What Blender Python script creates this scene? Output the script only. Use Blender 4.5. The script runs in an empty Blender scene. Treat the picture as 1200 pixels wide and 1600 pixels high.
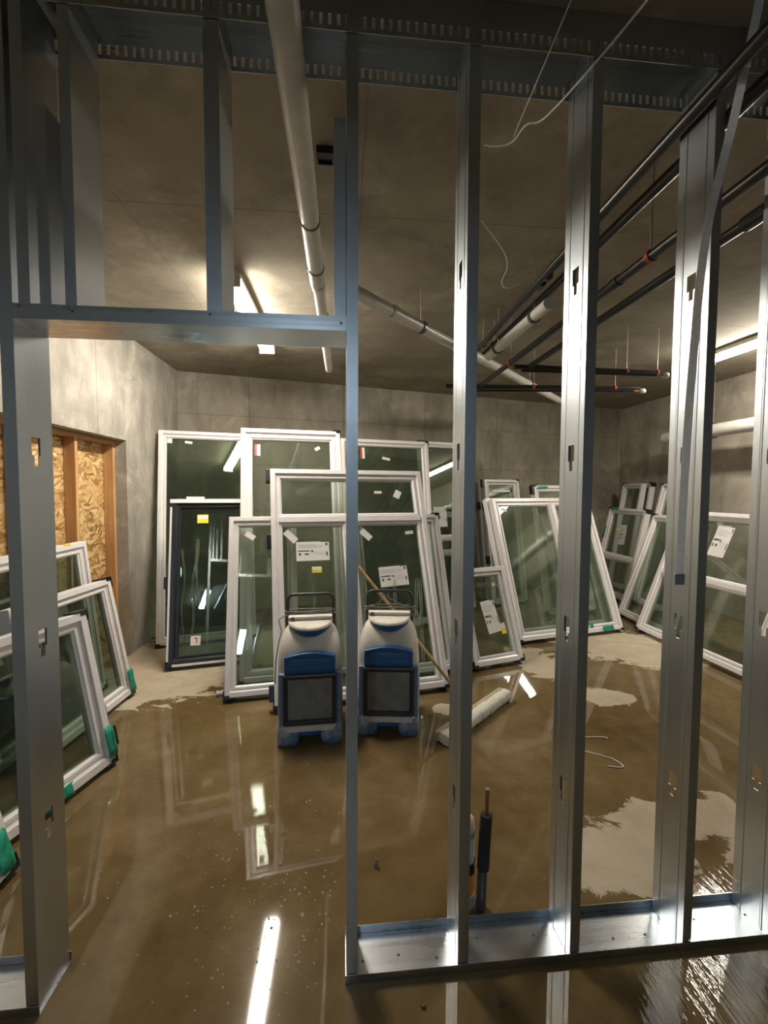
import bpy, math, random
from mathutils import Vector, Matrix
import numpy as np

# ------------------------------------------------------------------ camera, light, exposure
SC = bpy.context.scene
COL = SC.collection
FPX, CW, CH = 680.0, 1200.0, 1600.0
CAM = Vector((0, 0, 1.6))
CR = Vector((0.99565, -0.09304, 0.0043)).normalized()
CF = Vector((0.0931, 0.9944, -0.0501)).normalized()
CU = CR.cross(CF).normalized()
CR = CF.cross(CU).normalized()
cd = bpy.data.cameras.new('camera')
cd.sensor_fit = 'VERTICAL'
cd.sensor_height = 32.0
cd.lens = FPX / CH * 32.0
cd.clip_start = 0.02
cam = bpy.data.objects.new('camera', cd)
COL.objects.link(cam)
cam.matrix_world = Matrix(((CR.x, CU.x, -CF.x, CAM.x), (CR.y, CU.y, -CF.y, CAM.y), (CR.z, CU.z, -CF.z, CAM.z), (0, 0, 0, 1)))
SC.camera = cam

world = bpy.data.worlds.new('world')
SC.world = world
world.use_nodes = True
WBG = world.node_tree.nodes['Background']
WBG.inputs[0].default_value = (0.75, 0.86, 1.0, 1)
WBG.inputs[1].default_value = 0.05
SC.view_settings.view_transform = 'Standard'
SC.view_settings.look = 'None'
SC.view_settings.gamma = 1.0
SC.view_settings.exposure = 2.15
SC.cycles.transparent_max_bounces = 32
SC.cycles.max_bounces = 10
LAMP = 30.0                      # strength of the lit fluorescent diffusers
LAMPCOL = (1.0, 0.92, 0.79, 1)

# ------------------------------------------------------------------ pixel helpers (a pixel gives a direction only)
def ray(px, py):
    return CF + CR * ((px - CW / 2) / FPX) + CU * ((CH / 2 - py) / FPX)
def onz(px, py, z):
    d = ray(px, py); return CAM + d * ((z - CAM.z) / d.z)
def ony(px, py, y):
    d = ray(px, py); return CAM + d * (y / d.y)
def onx(px, py, x):
    d = ray(px, py); return CAM + d * (x / d.x)

XL, XR, YL, YR, ZC = -2.045, 4.957, 5.667, 7.44, 3.06
YN = -6.0
WY = 1.34                        # front face of the stud wall
SD = 0.15                        # stud depth

# ------------------------------------------------------------------ materials
MATS = {}
class NT:
    def __init__(s, name):
        s.m = bpy.data.materials.new(name); s.m.use_nodes = True
        s.t = s.m.node_tree; s.t.nodes.clear()
        s.out = s.n('ShaderNodeOutputMaterial')
        MATS[name] = s.m
    def n(s, typ, **kw):
        nd = s.t.nodes.new(typ)
        for k, v in kw.items(): setattr(nd, k, v)
        return nd
    def l(s, a, b): s.t.links.new(a, b)
    def setin(s, sock, v):
        if isinstance(v, bpy.types.NodeSocket): s.l(v, sock)
        else: sock.default_value = v
    def math(s, op, a, b=None, c=None, clamp=False):
        nd = s.n('ShaderNodeMath', operation=op); nd.use_clamp = clamp
        s.setin(nd.inputs[0], a)
        if b is not None: s.setin(nd.inputs[1], b)
        if c is not None: s.setin(nd.inputs[2], c)
        return nd.outputs[0]
    def pos(s, obj=False):
        if obj: return s.n('ShaderNodeTexCoord').outputs['Object']
        return s.n('ShaderNodeNewGeometry').outputs['Position']
    def mapv(s, v, scale=(1, 1, 1), rot=(0, 0, 0), loc=(0, 0, 0)):
        nd = s.n('ShaderNodeMapping'); s.l(v, nd.inputs[0])
        nd.inputs['Location'].default_value = loc; nd.inputs['Rotation'].default_value = rot; nd.inputs['Scale'].default_value = scale
        return nd.outputs[0]
    def noise(s, v, scale, detail=4, rough=0.55, dist=0.0, out=0):
        nd = s.n('ShaderNodeTexNoise'); s.l(v, nd.inputs['Vector'])
        nd.inputs['Scale'].default_value = scale; nd.inputs['Detail'].default_value = detail
        nd.inputs['Roughness'].default_value = rough; nd.inputs['Distortion'].default_value = dist
        return nd.outputs[out]
    def ramp(s, f, stops):
        nd = s.n('ShaderNodeValToRGB'); s.l(f, nd.inputs[0])
        e = nd.color_ramp.elements
        while len(e) < len(stops): e.new(0.5)
        for el, (p, c) in zip(e, stops):
            el.position = p; el.color = (*c, 1) if len(c) == 3 else c
        return nd.outputs[0]
    def mix(s, f, a, b, blend='MIX'):
        nd = s.n('ShaderNodeMix', data_type='RGBA', blend_type=blend)
        s.setin(nd.inputs[0], f)
        s.setin(nd.inputs[6], (*a, 1) if isinstance(a, tuple) and len(a) == 3 else a)
        s.setin(nd.inputs[7], (*b, 1) if isinstance(b, tuple) and len(b) == 3 else b)
        return nd.outputs[2]
    def bump(s, h, strength=0.3, dist=0.01):
        nd = s.n('ShaderNodeBump'); s.l(h, nd.inputs['Height'])
        nd.inputs['Strength'].default_value = strength; nd.inputs['Distance'].default_value = dist
        return nd.outputs[0]
    def bsdf(s, color=(0.8, 0.8, 0.8), rough=0.5, metal=0.0, normal=None, **kw):
        nd = s.n('ShaderNodeBsdfPrincipled')
        s.setin(nd.inputs['Base Color'], (*color, 1) if isinstance(color, tuple) else color)
        s.setin(nd.inputs['Roughness'], rough); s.setin(nd.inputs['Metallic'], metal)
        if normal is not None: s.l(normal, nd.inputs['Normal'])
        for k, v in kw.items(): s.setin(nd.inputs[k.replace('_', ' ')], v)
        s.l(nd.outputs[0], s.out.inputs[0])
        return nd

def plain(name, color, rough=0.5, metal=0.0, var=0.08, scale=14.0, bump=0.0):
    t = NT(name); p = t.pos()
    f = t.noise(p, scale, 4)
    d = tuple(c * (1 - var) for c in color); u = tuple(min(1, c * (1 + var)) for c in color)
    c = t.ramp(f, [(0.3, d), (0.7, u)])
    nm = t.bump(t.noise(p, scale * 6, 3), bump, 0.004) if bump else None
    t.bsdf(c, rough, metal, nm)
    return t.m

def concrete(name, dark, light, seams=(), grain=1.0, streak=False, rough=0.85):
    t = NT(name); p = t.pos()
    big = t.noise(p, 0.9 * grain, 5, 0.6, 0.6)
    med = t.noise(t.mapv(p, (1, 1, 0.35) if streak else (1, 1, 1)), 3.5 * grain, 6, 0.65)
    fine = t.noise(p, 45, 4, 0.6)
    f = t.math('ADD', t.math('MULTIPLY', big, 0.55), t.math('ADD', t.math('MULTIPLY', med, 0.38), t.math('MULTIPLY', fine, 0.07)))
    c = t.ramp(f, [(0.34, dark), (0.52, tuple((a + b) / 2 for a, b in zip(dark, light))), (0.66, light)])
    st = t.noise(t.mapv(p, (1.6, 1.6, 0.5)), 1.9 * grain, 6, 0.7, 0.35)
    c = t.mix(t.ramp(st, [(0.48, (0, 0, 0)), (0.66, (0.5,) * 3)]), c, tuple(x * 0.62 for x in dark))
    c = t.mix(t.ramp(t.noise(p, 2.7, 5, 0.65, 0.4), [(0.56, (0, 0, 0)), (0.68, (0.35,) * 3)]), c, tuple(min(1, x * 1.22) for x in light))
    # small pits
    v = t.n('ShaderNodeTexVoronoi'); t.l(p, v.inputs['Vector']); v.inputs['Scale'].default_value = 9
    pit = t.math('LESS_THAN', v.outputs['Distance'], 0.035)
    c = t.mix(t.math('MULTIPLY', pit, 0.6), c, tuple(x * 0.3 for x in dark))
    h = t.math('SUBTRACT', t.math('ADD', t.math('MULTIPLY', med, 0.6), t.math('MULTIPLY', fine, 0.25)), t.math('MULTIPLY', pit, 0.4))
    sep = t.n('ShaderNodeSeparateXYZ'); t.l(p, sep.inputs[0])
    for ax, off, pitch, width in seams:
        wob = t.math('MULTIPLY', t.math('SUBTRACT', med, 0.5), 0.02)
        q = t.math('ADD', t.math('SUBTRACT', sep.outputs[ax], off), wob)
        q = t.math('SUBTRACT', t.math('MODULO', t.math('ADD', q, pitch * 50.5), pitch), pitch / 2)
        ln = t.math('LESS_THAN', t.math('ABSOLUTE', q), width)
        c = t.mix(t.math('MULTIPLY', ln, 0.5), c, tuple(x * 0.45 for x in dark))
        h = t.math('SUBTRACT', h, t.math('MULTIPLY', ln, 0.8))
    t.bsdf(c, rough, 0, t.bump(h, 0.35, 0.012), Specular_IOR_Level=0.25)
    return t.m

concrete('concrete_back', (0.25, 0.225, 0.175), (0.54, 0.495, 0.405), [(0, -1.22, 1.22, 0.006), (2, 2.55, 0.62, 0.004)], streak=True)
concrete('concrete_left', (0.27, 0.25, 0.21), (0.60, 0.56, 0.49), [(1, 5.1, 1.22, 0.004)], grain=1.1)
concrete('concrete_right', (0.29, 0.26, 0.21), (0.57, 0.52, 0.43), [(1, 5.6, 1.22, 0.004)], grain=1.1)
concrete('concrete_ceiling', (0.24, 0.21, 0.16), (0.42, 0.38, 0.305), [(1, 2.40, 1.22, 0.004), (0, -1.13, 1.22, 0.0025)], grain=0.8)

def floor_material():
    t = NT('wet_concrete_floor'); p = t.pos()
    sep = t.n('ShaderNodeSeparateXYZ'); t.l(p, sep.inputs[0])
    x, y = sep.outputs[0], sep.outputs[1]
    # dry islands where the water has not reached (centre, radii, angle)
    blobs = []
    def blob(px, py, rx, ry, a=0.0):
        c = onz(px, py, 0); blobs.append((c.x, c.y, rx, ry, a))
    blob(255, 1052, 0.80, 0.62, 0.25)
    blob(330, 1015, 1.00, 0.75, 0.25)
    blob(985, 1010, 0.62, 0.55, -0.4)
    blob(925, 1000, 0.45, 0.40, 0.2)
    blob(842, 1035, 0.26, 0.42, 0.3)
    blob(945, 1088, 0.26, 0.15, -0.35)
    blob(955, 1335, 0.27, 0.17, 0.6)
    blob(1015, 1290, 0.22, 0.15, 0.3)
    blob(1120, 1275, 0.26, 0.14, 0.2)
    blob(1020, 1365, 0.22, 0.10, 0.3)
    blob(692, 1108, 0.10, 0.08, 0.3)
    blob(1190, 1325, 0.25, 0.10, 0.3)
    fld = None
    for cx, cy, rx, ry, a in blobs:
        dx = t.math('SUBTRACT', x, cx); dy = t.math('SUBTRACT', y, cy)
        u = t.math('ADD', t.math('MULTIPLY', dx, math.cos(a) / rx), t.math('MULTIPLY', dy, math.sin(a) / rx))
        v = t.math('ADD', t.math('MULTIPLY', dx, -math.sin(a) / ry), t.math('MULTIPLY', dy, math.cos(a) / ry))
        g = t.math('SUBTRACT', 1.0, t.math('SQRT', t.math('ADD', t.math('MULTIPLY', u, u), t.math('MULTIPLY', v, v))))
        fld = g if fld is None else t.math('MAXIMUM', fld, g)
    warp = t.noise(t.mapv(p, (1.0, 1.7, 1), (0, 0, -0.6)), 4.5, 7, 0.68, 0.5)
    edge = t.math('ADD', fld, t.math('MULTIPLY', t.math('SUBTRACT', warp, 0.5), 2.1))
    dry = t.ramp(edge, [(0.0, (0, 0, 0)), (0.07, (1, 1, 1))])
    big = t.noise(p, 1.3, 5, 0.6, 0.5); med = t.noise(p, 7, 5, 0.6); fine = t.noise(p, 60, 3)
    f = t.math('ADD', t.math('MULTIPLY', big, 0.6), t.math('ADD', t.math('MULTIPLY', med, 0.3), t.math('MULTIPLY', fine, 0.1)))
    wet = t.ramp(f, [(0.36, (0.105, 0.068, 0.027)), (0.50, (0.155, 0.106, 0.047)), (0.64, (0.215, 0.155, 0.078))])
    dryc = t.ramp(f, [(0.36, (0.36, 0.295, 0.21)), (0.64, (0.52, 0.445, 0.33))])
    c = t.mix(dry, wet, dryc)
    # saw cut lines
    q = t.math('ADD', t.math('MULTIPLY', x, 0.35), t.math('MULTIPLY', y, 0.94))
    ln = t.math('LESS_THAN', t.math('ABSOLUTE', t.math('SUBTRACT', q, 5.05)), 0.004)
    c = t.mix(t.math('MULTIPLY', ln, 0.6), c, (0.05, 0.03, 0.015))
    wr = t.ramp(big, [(0.35, (0.02,) * 3), (0.7, (0.07,) * 3)])
    rough = t.mix(dry, wr, (0.85, 0.85, 0.85))
    # broomed ridges in the slab towards the right of the doorway
    st = t.noise(t.mapv(p, (34, 3.2, 1), (0, 0, 0.62)), 1.0, 4, 0.6, 0.2)
    m = t.math('MULTIPLY', t.math('SUBTRACT', x, 0.72), 2.4, clamp=True)
    m2 = t.math('MULTIPLY', t.math('SUBTRACT', 1.95, y), 1.6, clamp=True)
    mask = t.math('MULTIPLY', m, m2)
    wav = t.noise(p, 2.2, 2, 0.4)
    h = t.math('ADD', t.math('MULTIPLY', t.math('MULTIPLY', st, mask), 0.55), t.math('MULTIPLY', wav, 0.10))
    h = t.math('ADD', h, t.math('MULTIPLY', t.math('MULTIPLY', fine, dry), 0.3))
    h = t.math('ADD', h, t.math('MULTIPLY', dry, 0.10))
    t.bsdf(c, rough, 0, t.bump(h, 0.5, 0.010), IOR=1.36, Specular_IOR_Level=0.62)
    return t.m
floor_material()

def metal_material(name, base, r0, r1, vert=True, bump=0.02):
    t = NT(name); p = t.pos()
    sp = t.noise(p, 55, 3, 0.6)
    st = t.noise(t.mapv(p, (60, 60, 0.8) if vert else (0.8, 60, 60)), 1.0, 4, 0.6)
    bl = t.noise(p, 2.6, 4, 0.6)
    d = tuple(b * 0.80 for b in base)
    c = t.mix(t.math('MULTIPLY', t.math('ADD', sp, t.math('MULTIPLY', bl, 0.8)), 0.55), d, base)
    r = t.math('ADD', r0, t.math('MULTIPLY', t.math('ADD', t.math('MULTIPLY', st, 0.5), t.math('MULTIPLY', bl, 0.5)), r1 - r0))
    t.bsdf(c, r, 1.0, t.bump(t.math('ADD', t.math('MULTIPLY', st, 0.4), bl), bump, 0.02))
    return t.m
metal_material('galvanised_stud', (0.62, 0.67, 0.72), 0.26, 0.48)
metal_material('galvanised_track', (0.64, 0.68, 0.72), 0.18, 0.40, vert=False)
plain('pale_reflector_wall', (0.62, 0.66, 0.70), 0.7)  # invented pale cool tone, brightens what the stud flanges reflect
plain('pvc_white', (0.62, 0.60, 0.55), 0.32)
plain('window_white', (0.77, 0.735, 0.73), 0.30, var=0.04)
plain('window_grey_side', (0.30, 0.30, 0.31), 0.35)
plain('black_plastic', (0.012, 0.012, 0.014), 0.35)
plain('black_frame', (0.018, 0.021, 0.026), 0.35)
plain('black_pipe', (0.018, 0.017, 0.016), 0.28, 0.0)
plain('steel_band', (0.16, 0.16, 0.16), 0.35, 0.8)
plain('red_clamp', (0.40, 0.07, 0.03), 0.5)
plain('rod_steel', (0.32, 0.28, 0.22), 0.5, 0.8)
plain('paper', (0.80, 0.78, 0.75), 0.7, var=0.03)
plain('paper_ink', (0.10, 0.10, 0.11), 0.7)
plain('paper_grey', (0.52, 0.52, 0.52), 0.7)
plain('sticker_yellow', (0.85, 0.68, 0.06), 0.5)
plain('sticker_red', (0.65, 0.05, 0.04), 0.5)
plain('green_tape', (0.02, 0.30, 0.20), 0.22, var=0.35, scale=30, bump=0.5)
plain('steel_dark', (0.14, 0.14, 0.14), 0.4, 0.7)
plain('copper', (0.45, 0.20, 0.09), 0.4, 0.9)
plain('foam_black', (0.018, 0.018, 0.02), 0.75, var=0.2)
plain('orange_plastic', (0.80, 0.22, 0.04), 0.45)
plain('cream_plastic', (0.70, 0.58, 0.40), 0.5)
plain('grey_plastic', (0.32, 0.33, 0.34), 0.5)
plain('white_cable', (0.72, 0.70, 0.66), 0.5)
plain('grey_cord', (0.20, 0.19, 0.16), 0.55)
def strap_material():
    t = NT('strap_white'); a = t.n('ShaderNodeBsdfDiffuse'); b = t.n('ShaderNodeBsdfTranslucent'); m = t.n('ShaderNodeMixShader')
    c = t.ramp(t.noise(t.pos(), 60, 3), [(0.3, (0.74, 0.74, 0.74)), (0.7, (0.86, 0.86, 0.86))])
    t.l(c, a.inputs[0]); t.l(c, b.inputs[0]); m.inputs[0].default_value = 0.5
    t.l(a.outputs[0], m.inputs[1]); t.l(b.outputs[0], m.inputs[2]); t.l(m.outputs[0], t.out.inputs[0])
strap_material()
plain('bristle', (0.80, 0.76, 0.66), 0.9, var=0.18, scale=90, bump=1.0)
plain('broom_wood', (0.42, 0.34, 0.23), 0.6, var=0.15, scale=20)
plain('handle_wood', (0.42, 0.27, 0.12), 0.5, var=0.2, scale=25)
plain('fixture_body', (0.62, 0.58, 0.52), 0.5)
plain('handle_black', (0.05, 0.045, 0.04), 0.45, var=0.4, scale=30)

def glass_material(name, tint, refl, dust):
    t = NT(name)
    tr = t.n('ShaderNodeBsdfTransparent'); tr.inputs[0].default_value = (*tint, 1)
    gl = t.n('ShaderNodeBsdfGlossy'); gl.inputs['Roughness'].default_value = 0.012; gl.inputs['Color'].default_value = (0.90, 1.0, 0.92, 1)
    df = t.n('ShaderNodeBsdfDiffuse'); df.inputs[0].default_value = (0.40, 0.43, 0.37, 1)
    lw = t.n('ShaderNodeLayerWeight'); lw.inputs[0].default_value = 0.5
    f = t.math('ADD', refl, t.math('MULTIPLY', t.math('POWER', lw.outputs['Facing'], 4.0), 0.75))
    dn = t.math('MULTIPLY', t.noise(t.pos(), 3.0, 4), dust * 2)
    m0 = t.n('ShaderNodeMixShader'); t.l(dn, m0.inputs[0]); t.l(tr.outputs[0], m0.inputs[1]); t.l(df.outputs[0], m0.inputs[2])
    m1 = t.n('ShaderNodeMixShader'); t.l(f, m1.inputs[0]); t.l(m0.outputs[0], m1.inputs[1]); t.l(gl.outputs[0], m1.inputs[2])
    t.l(m1.outputs[0], t.out.inputs[0])
glass_material('glass_clear', (0.80, 0.845, 0.80), 0.070, 0.036)
glass_material('glass_dark', (0.52, 0.60, 0.53), 0.10, 0.032)
glass_material('plastic_film', (0.90, 0.93, 0.90), 0.10, 0.05)

def osb_material():
    t = NT('osb'); p = t.pos()
    w = t.noise(p, 9, 3, 0.5, out=1)
    add = t.n('ShaderNodeVectorMath', operation='MULTIPLY_ADD'); t.l(w, add.inputs[0]); add.inputs[1].default_value = (0.045, 0.045, 0.045); t.l(p, add.inputs[2])
    cols = []; hs = []
    for rot, sc in ((0.7, (1, 44, 11)), (-0.8, (1, 40, 10)), (1.5, (1, 42, 11))):
        v = t.n('ShaderNodeTexVoronoi'); t.l(t.mapv(t.mapv(add.outputs[0], (1, 1, 1), (rot, 0, 0)), sc), v.inputs['Vector']); v.inputs['Scale'].default_value = 1.0
        s = t.n('ShaderNodeSeparateColor'); t.l(v.outputs['Color'], s.inputs[0])
        cols.append(t.ramp(s.outputs[0], [(0.0, (0.24, 0.12, 0.035)), (0.35, (0.50, 0.29, 0.10)), (0.75, (0.72, 0.49, 0.22)), (0.93, (0.80, 0.60, 0.32)), (1.0, (0.36, 0.15, 0.05))])); hs.append(s.outputs[1])
    m1 = t.math('GREATER_THAN', hs[1], 0.5); m2 = t.math('GREATER_THAN', hs[2], 0.6)
    c = t.mix(m2, t.mix(m1, cols[0], cols[1]), cols[2])
    t.bsdf(c, 0.65, 0, t.bump(hs[1], 0.4, 0.004))
osb_material()
def wood_material(name, a, b, axis):
    t = NT(name); p = t.pos()
    sc = [28, 28, 28]; sc[axis] = 1.3
    g = t.noise(t.mapv(p, tuple(sc)), 1.0, 5, 0.6, 0.8); k = t.noise(p, 3, 3)
    c = t.ramp(t.math('ADD', t.math('MULTIPLY', g, 0.7), t.math('MULTIPLY', k, 0.3)), [(0.35, a), (0.65, b)])
    t.bsdf(c, 0.6, 0, t.bump(g, 0.15, 0.003))
wood_material('pine_upright', (0.46, 0.23, 0.09), (0.66, 0.40, 0.19), 2)
wood_material('pine_level', (0.40, 0.22, 0.09), (0.60, 0.38, 0.19), 1)

def dusty_plastic(name, blue, zlo, zhi):
    t = NT(name); p = t.pos(True)
    sep = t.n('ShaderNodeSeparateXYZ'); t.l(p, sep.inputs[0])
    n = t.noise(p, 9, 5, 0.65); f2 = t.noise(p, 55, 4, 0.7)
    f = t.math('DIVIDE', t.math('SUBTRACT', sep.outputs[2], zlo), zhi - zlo)
    f = t.math('ADD', f, t.math('ADD', t.math('MULTIPLY', t.math('SUBTRACT', n, 0.5), 1.3), t.math('MULTIPLY', t.math('SUBTRACT', f2, 0.5), 1.1)), clamp=True)
    ax = t.math('ABSOLUTE', sep.outputs[0])
    side = t.math('MULTIPLY', t.math('SUBTRACT', ax, 0.15), 9.0, clamp=True)
    f = t.math('MAXIMUM', f, t.math('MULTIPLY', side, t.math('ADD', 0.25, n)), clamp=True)
    c = t.mix(f, blue, (0.60, 0.565, 0.50))
    t.bsdf(c, t.math('ADD', 0.42, t.math('MULTIPLY', f, 0.35)), 0, t.bump(f2, 0.12, 0.003))
dusty_plastic('dusty_body', (0.035, 0.11, 0.25), 0.10, 0.56)
dusty_plastic('dusty_blue', (0.018, 0.10, 0.27), 0.25, 1.6)
dusty_plastic('dusty_foot', (0.05, 0.14, 0.28), -0.05, 0.42)
dusty_plastic('dusty_lid', (0.05, 0.14, 0.30), 0.40, 0.62)
plain('dust_white', (0.60, 0.565, 0.50), 0.75, var=0.16, scale=18)
plain('blue_clean', (0.012, 0.085, 0.25), 0.4, var=0.25, scale=20)
plain('blue_label', (0.022, 0.115, 0.30), 0.35, var=0.1)
plain('filter_grey', (0.46, 0.44, 0.40), 0.9, var=0.25, scale=12)
plain('grille_black', (0.02, 0.02, 0.02), 0.4, var=0.4)

def emit(name, col, s):
    t = NT(name); e = t.n('ShaderNodeEmission'); e.inputs[0].default_value = col; e.inputs[1].default_value = s
    t.l(e.outputs[0], t.out.inputs[0])
emit('lamp_lit', LAMPCOL, LAMP)
emit('lamp_cool', (0.66, 0.84, 1.0, 1), LAMP * 0.7)
def water_drop():
    t = NT('water_drop'); t.bsdf((0.85, 0.82, 0.75), 0.05, 0, None, IOR=1.33, Transmission_Weight=0.4, Specular_IOR_Level=0.9)
water_drop()

# ------------------------------------------------------------------ mesh helpers
class MB:
    """collects polygons; one build() makes one mesh object"""
    def __init__(s): s.v = []; s.f = []; s.mi = []; s.sm = []
    def add(s, vs, fs, mi=0, smooth=False):
        o = len(s.v); s.v += [tuple(v) for v in vs]
        s.f += [tuple(i + o for i in f) for f in fs]; s.mi += [mi] * len(fs); s.sm += [smooth] * len(fs); return s
    def box(s, x0, x1, y0, y1, z0, z1, mi=0):
        vs = [(x, y, z) for z in (z0, z1) for y in (y0, y1) for x in (x0, x1)]
        return s.add(vs, [(0, 2, 3, 1), (4, 5, 7, 6), (0, 1, 5, 4), (2, 6, 7, 3), (0, 4, 6, 2), (1, 3, 7, 5)], mi)
    def obox(s, c, ax, ay, az, mi=0):
        """box by centre and three half-axis vectors"""
        c, ax, ay, az = map(Vector, (c, ax, ay, az))
        vs = [c + ax * i + ay * j + az * k for k in (-1, 1) for j in (-1, 1) for i in (-1, 1)]
        return s.add(vs, [(0, 2, 3, 1), (4, 5, 7, 6), (0, 1, 5, 4), (2, 6, 7, 3), (0, 4, 6, 2), (1, 3, 7, 5)], mi)
    def tube(s, pts, r, n=12, mi=0, caps=True, up=Vector((0.13, 0.27, 0.95))):
        pts = [Vector(p) for p in pts]; rs = r if isinstance(r, (list, tuple)) else [r] * len(pts)
        vs = []; u = None
        for i, p in enumerate(pts):
            t = (pts[min(i + 1, len(pts) - 1)] - pts[max(i - 1, 0)]).normalized()
            if u is None:
                u = t.cross(up).normalized()
            else:
                u = (u - t * u.dot(t)).normalized()
            w = t.cross(u)
            for k in range(n):
                a = 2 * math.pi * k / n; vs.append(p + (u * math.cos(a) + w * math.sin(a)) * rs[i])
        fs = [(i * n + k, i * n + (k + 1) % n, (i + 1) * n + (k + 1) % n, (i + 1) * n + k) for i in range(len(pts) - 1) for k in range(n)]
        s.add(vs, fs, mi, True)
        if caps:
            m = len(pts) - 1
            s.add(vs[:n], [tuple(range(n))[::-1]], mi); s.add(vs[m * n:], [tuple(range(n))], mi)
        return s
    def ribbon(s, pts, side, w, th, mi=0):
        """flat strip along pts; side = width direction per point or one vector"""
        pts = [Vector(p) for p in pts]; side = Vector(side).normalized(); vs = []
        for i, p in enumerate(pts):
            t = (pts[min(i + 1, len(pts) - 1)] - pts[max(i - 1, 0)]).normalized(); nn = t.cross(side).normalized()
            for a, b in ((-1, -1), (1, -1), (1, 1), (-1, 1)): vs.append(p + side * a * w / 2 + nn * b * th / 2)
        fs = [(i * 4 + k, i * 4 + (k + 1) % 4, i * 4 + 4 + (k + 1) % 4, i * 4 + 4 + k) for i in range(len(pts) - 1) for k in range(4)]
        m = (len(pts) - 1) * 4
        return s.add(vs, fs + [(3, 2, 1, 0), (m, m + 1, m + 2, m + 3)], mi)
    def loft(s, rings, mi=0, smooth=True, cap0=True, cap1=True):
        n = len(rings[0]); vs = [v for r in rings for v in r]; m = len(rings) - 1
        fs = [(i * n + k, i * n + (k + 1) % n, (i + 1) * n + (k + 1) % n, (i + 1) * n + k) for i in range(m) for k in range(n)]
        s.add(vs, fs, mi, smooth)
        if cap0: s.add(rings[0], [tuple(range(n))[::-1]], mi)
        if cap1: s.add(rings[-1], [tuple(range(n))], mi)
        return s
    def ring(s, x0, z0, x1, z1, prof, mi=0):
        """mitred rectangular frame in the local XZ plane, prof = [(inset, y)...] closed"""
        rs = []
        for cx, cz, sx, sz in ((x0, z0, 1, 1), (x1, z0, -1, 1), (x1, z1, -1, -1), (x0, z1, 1, -1)):
            rs.append([(cx + sx * a, b, cz + sz * a) for a, b in prof])
        n = len(prof); vs = [v for r in rs for v in r]
        fs = [(i * n + k, i * n + (k + 1) % n, ((i + 1) % 4) * n + (k + 1) % n, ((i + 1) % 4) * n + k) for i in range(4) for k in range(n)]
        return s.add(vs, fs, mi)
    def prism(s, poly, y0, y1, mi=0):
        """polygon in XZ extruded along y"""
        n = len(poly); vs = [(x, y0, z) for x, z in poly] + [(x, y1, z) for x, z in poly]
        fs = [tuple(range(n)), tuple(range(2 * n - 1, n - 1, -1))] + [(k, k + n, (k + 1) % n + n, (k + 1) % n) for k in range(n)]
        return s.add(vs, fs, mi)
    def build(s, name, mats, parent=None, bevel=0.0):
        me = bpy.data.meshes.new(name); me.from_pydata(s.v, [], s.f); me.validate(); me.update()
        for m in ([mats] if isinstance(mats, str) else mats): me.materials.append(MATS[m])
        if len(me.polygons) == len(s.mi):
            me.polygons.foreach_set('material_index', s.mi); me.polygons.foreach_set('use_smooth', s.sm)
        import bmesh
        b = bmesh.new(); b.from_mesh(me); bmesh.ops.recalc_face_normals(b, faces=b.faces); b.to_mesh(me); b.free()
        o = bpy.data.objects.new(name, me); COL.objects.link(o)
        if parent is not None: o.parent = parent
        if bevel:
            md = o.modifiers.new('bevel', 'BEVEL'); md.width = bevel; md.segments = 2; md.limit_method = 'ANGLE'; md.angle_limit = 0.6
        return o

def tag(o, label, cat, group=None):
    o['label'] = label; o['category'] = cat
    if group: o['group'] = group
    return o
def struct(o, label=None):
    o['kind'] = 'structure'
    if label: o['label'] = label
    return o
def empty(name, mat=None, loc=(0, 0, 0)):
    o = bpy.data.objects.new(name, None); o.empty_display_size = 0.05; COL.objects.link(o)
    o.matrix_world = mat if mat is not None else Matrix.Translation(loc)
    return o
def arc(c, u, w, r, a0, a1, n=8):
    c, u, w = map(Vector, (c, u, w)); return [c + (u * math.cos(a0 + (a1 - a0) * i / n) + w * math.sin(a0 + (a1 - a0) * i / n)) * r for i in range(n + 1)]

# ------------------------------------------------------------------ the shell
def slab(name, poly, z0, z1, mat):
    n = len(poly); m = MB()
    vs = [(x, y, z0) for x, y in poly] + [(x, y, z1) for x, y in poly]
    m.add(vs, [tuple(range(n))[::-1], tuple(range(n, 2 * n))] + [(k, (k + 1) % n, (k + 1) % n + n, k + n) for k in range(n)])
    return struct(m.build(name, mat))
FP = [(XL - 0.4, YN - .2), (XR + 0.2, YN - .2), (XR + 0.2, YR + 0.4), (XL - 0.4, YL + 0.2)]
struct(slab('floor', FP, -0.15, 0, 'wet_concrete_floor'), 'muddy wet concrete floor with pale dry islands')
struct(slab('ceiling', FP, ZC, ZC + 0.2, 'concrete_ceiling'), 'bare cast concrete ceiling with formwork seams')
wd = Vector((XR - XL, YR - YL, 0)).normalized(); wn = Vector((-wd.y, wd.x, 0))
a, b = Vector((XL - 0.3, YL, 0)) - wd * 0.0, Vector((XR + 0.2, YR, 0))
a = Vector((XL, YL, 0)) - wd * 0.3; b = Vector((XR, YR, 0)) + wd * 0.2
struct(slab('wall_back', [(a.x, a.y), (b.x, b.y), ((b + wn * .2).x, (b + wn * .2).y), ((a + wn * .2).x, (a + wn * .2).y)], 0, ZC, 'concrete_back'), 'stained bare concrete back wall')
struct(slab('wall_right', [(XR, YN), (XR + 0.2, YN), (XR + 0.2, YR + .05), (XR, YR)], 0, ZC, 'concrete_right'), 'bare concrete right wall')
struct(slab('wall_front', [(XL - .2, YN - .2), (XR + .2, YN - .2), (XR + .2, YN), (XL - .2, YN)], 0, ZC, 'pale_reflector_wall'), 'unseen wall behind the viewer, pale to brighten the stud faces')  # out of view; closes the room and serves the studs as pale reflector
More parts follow.
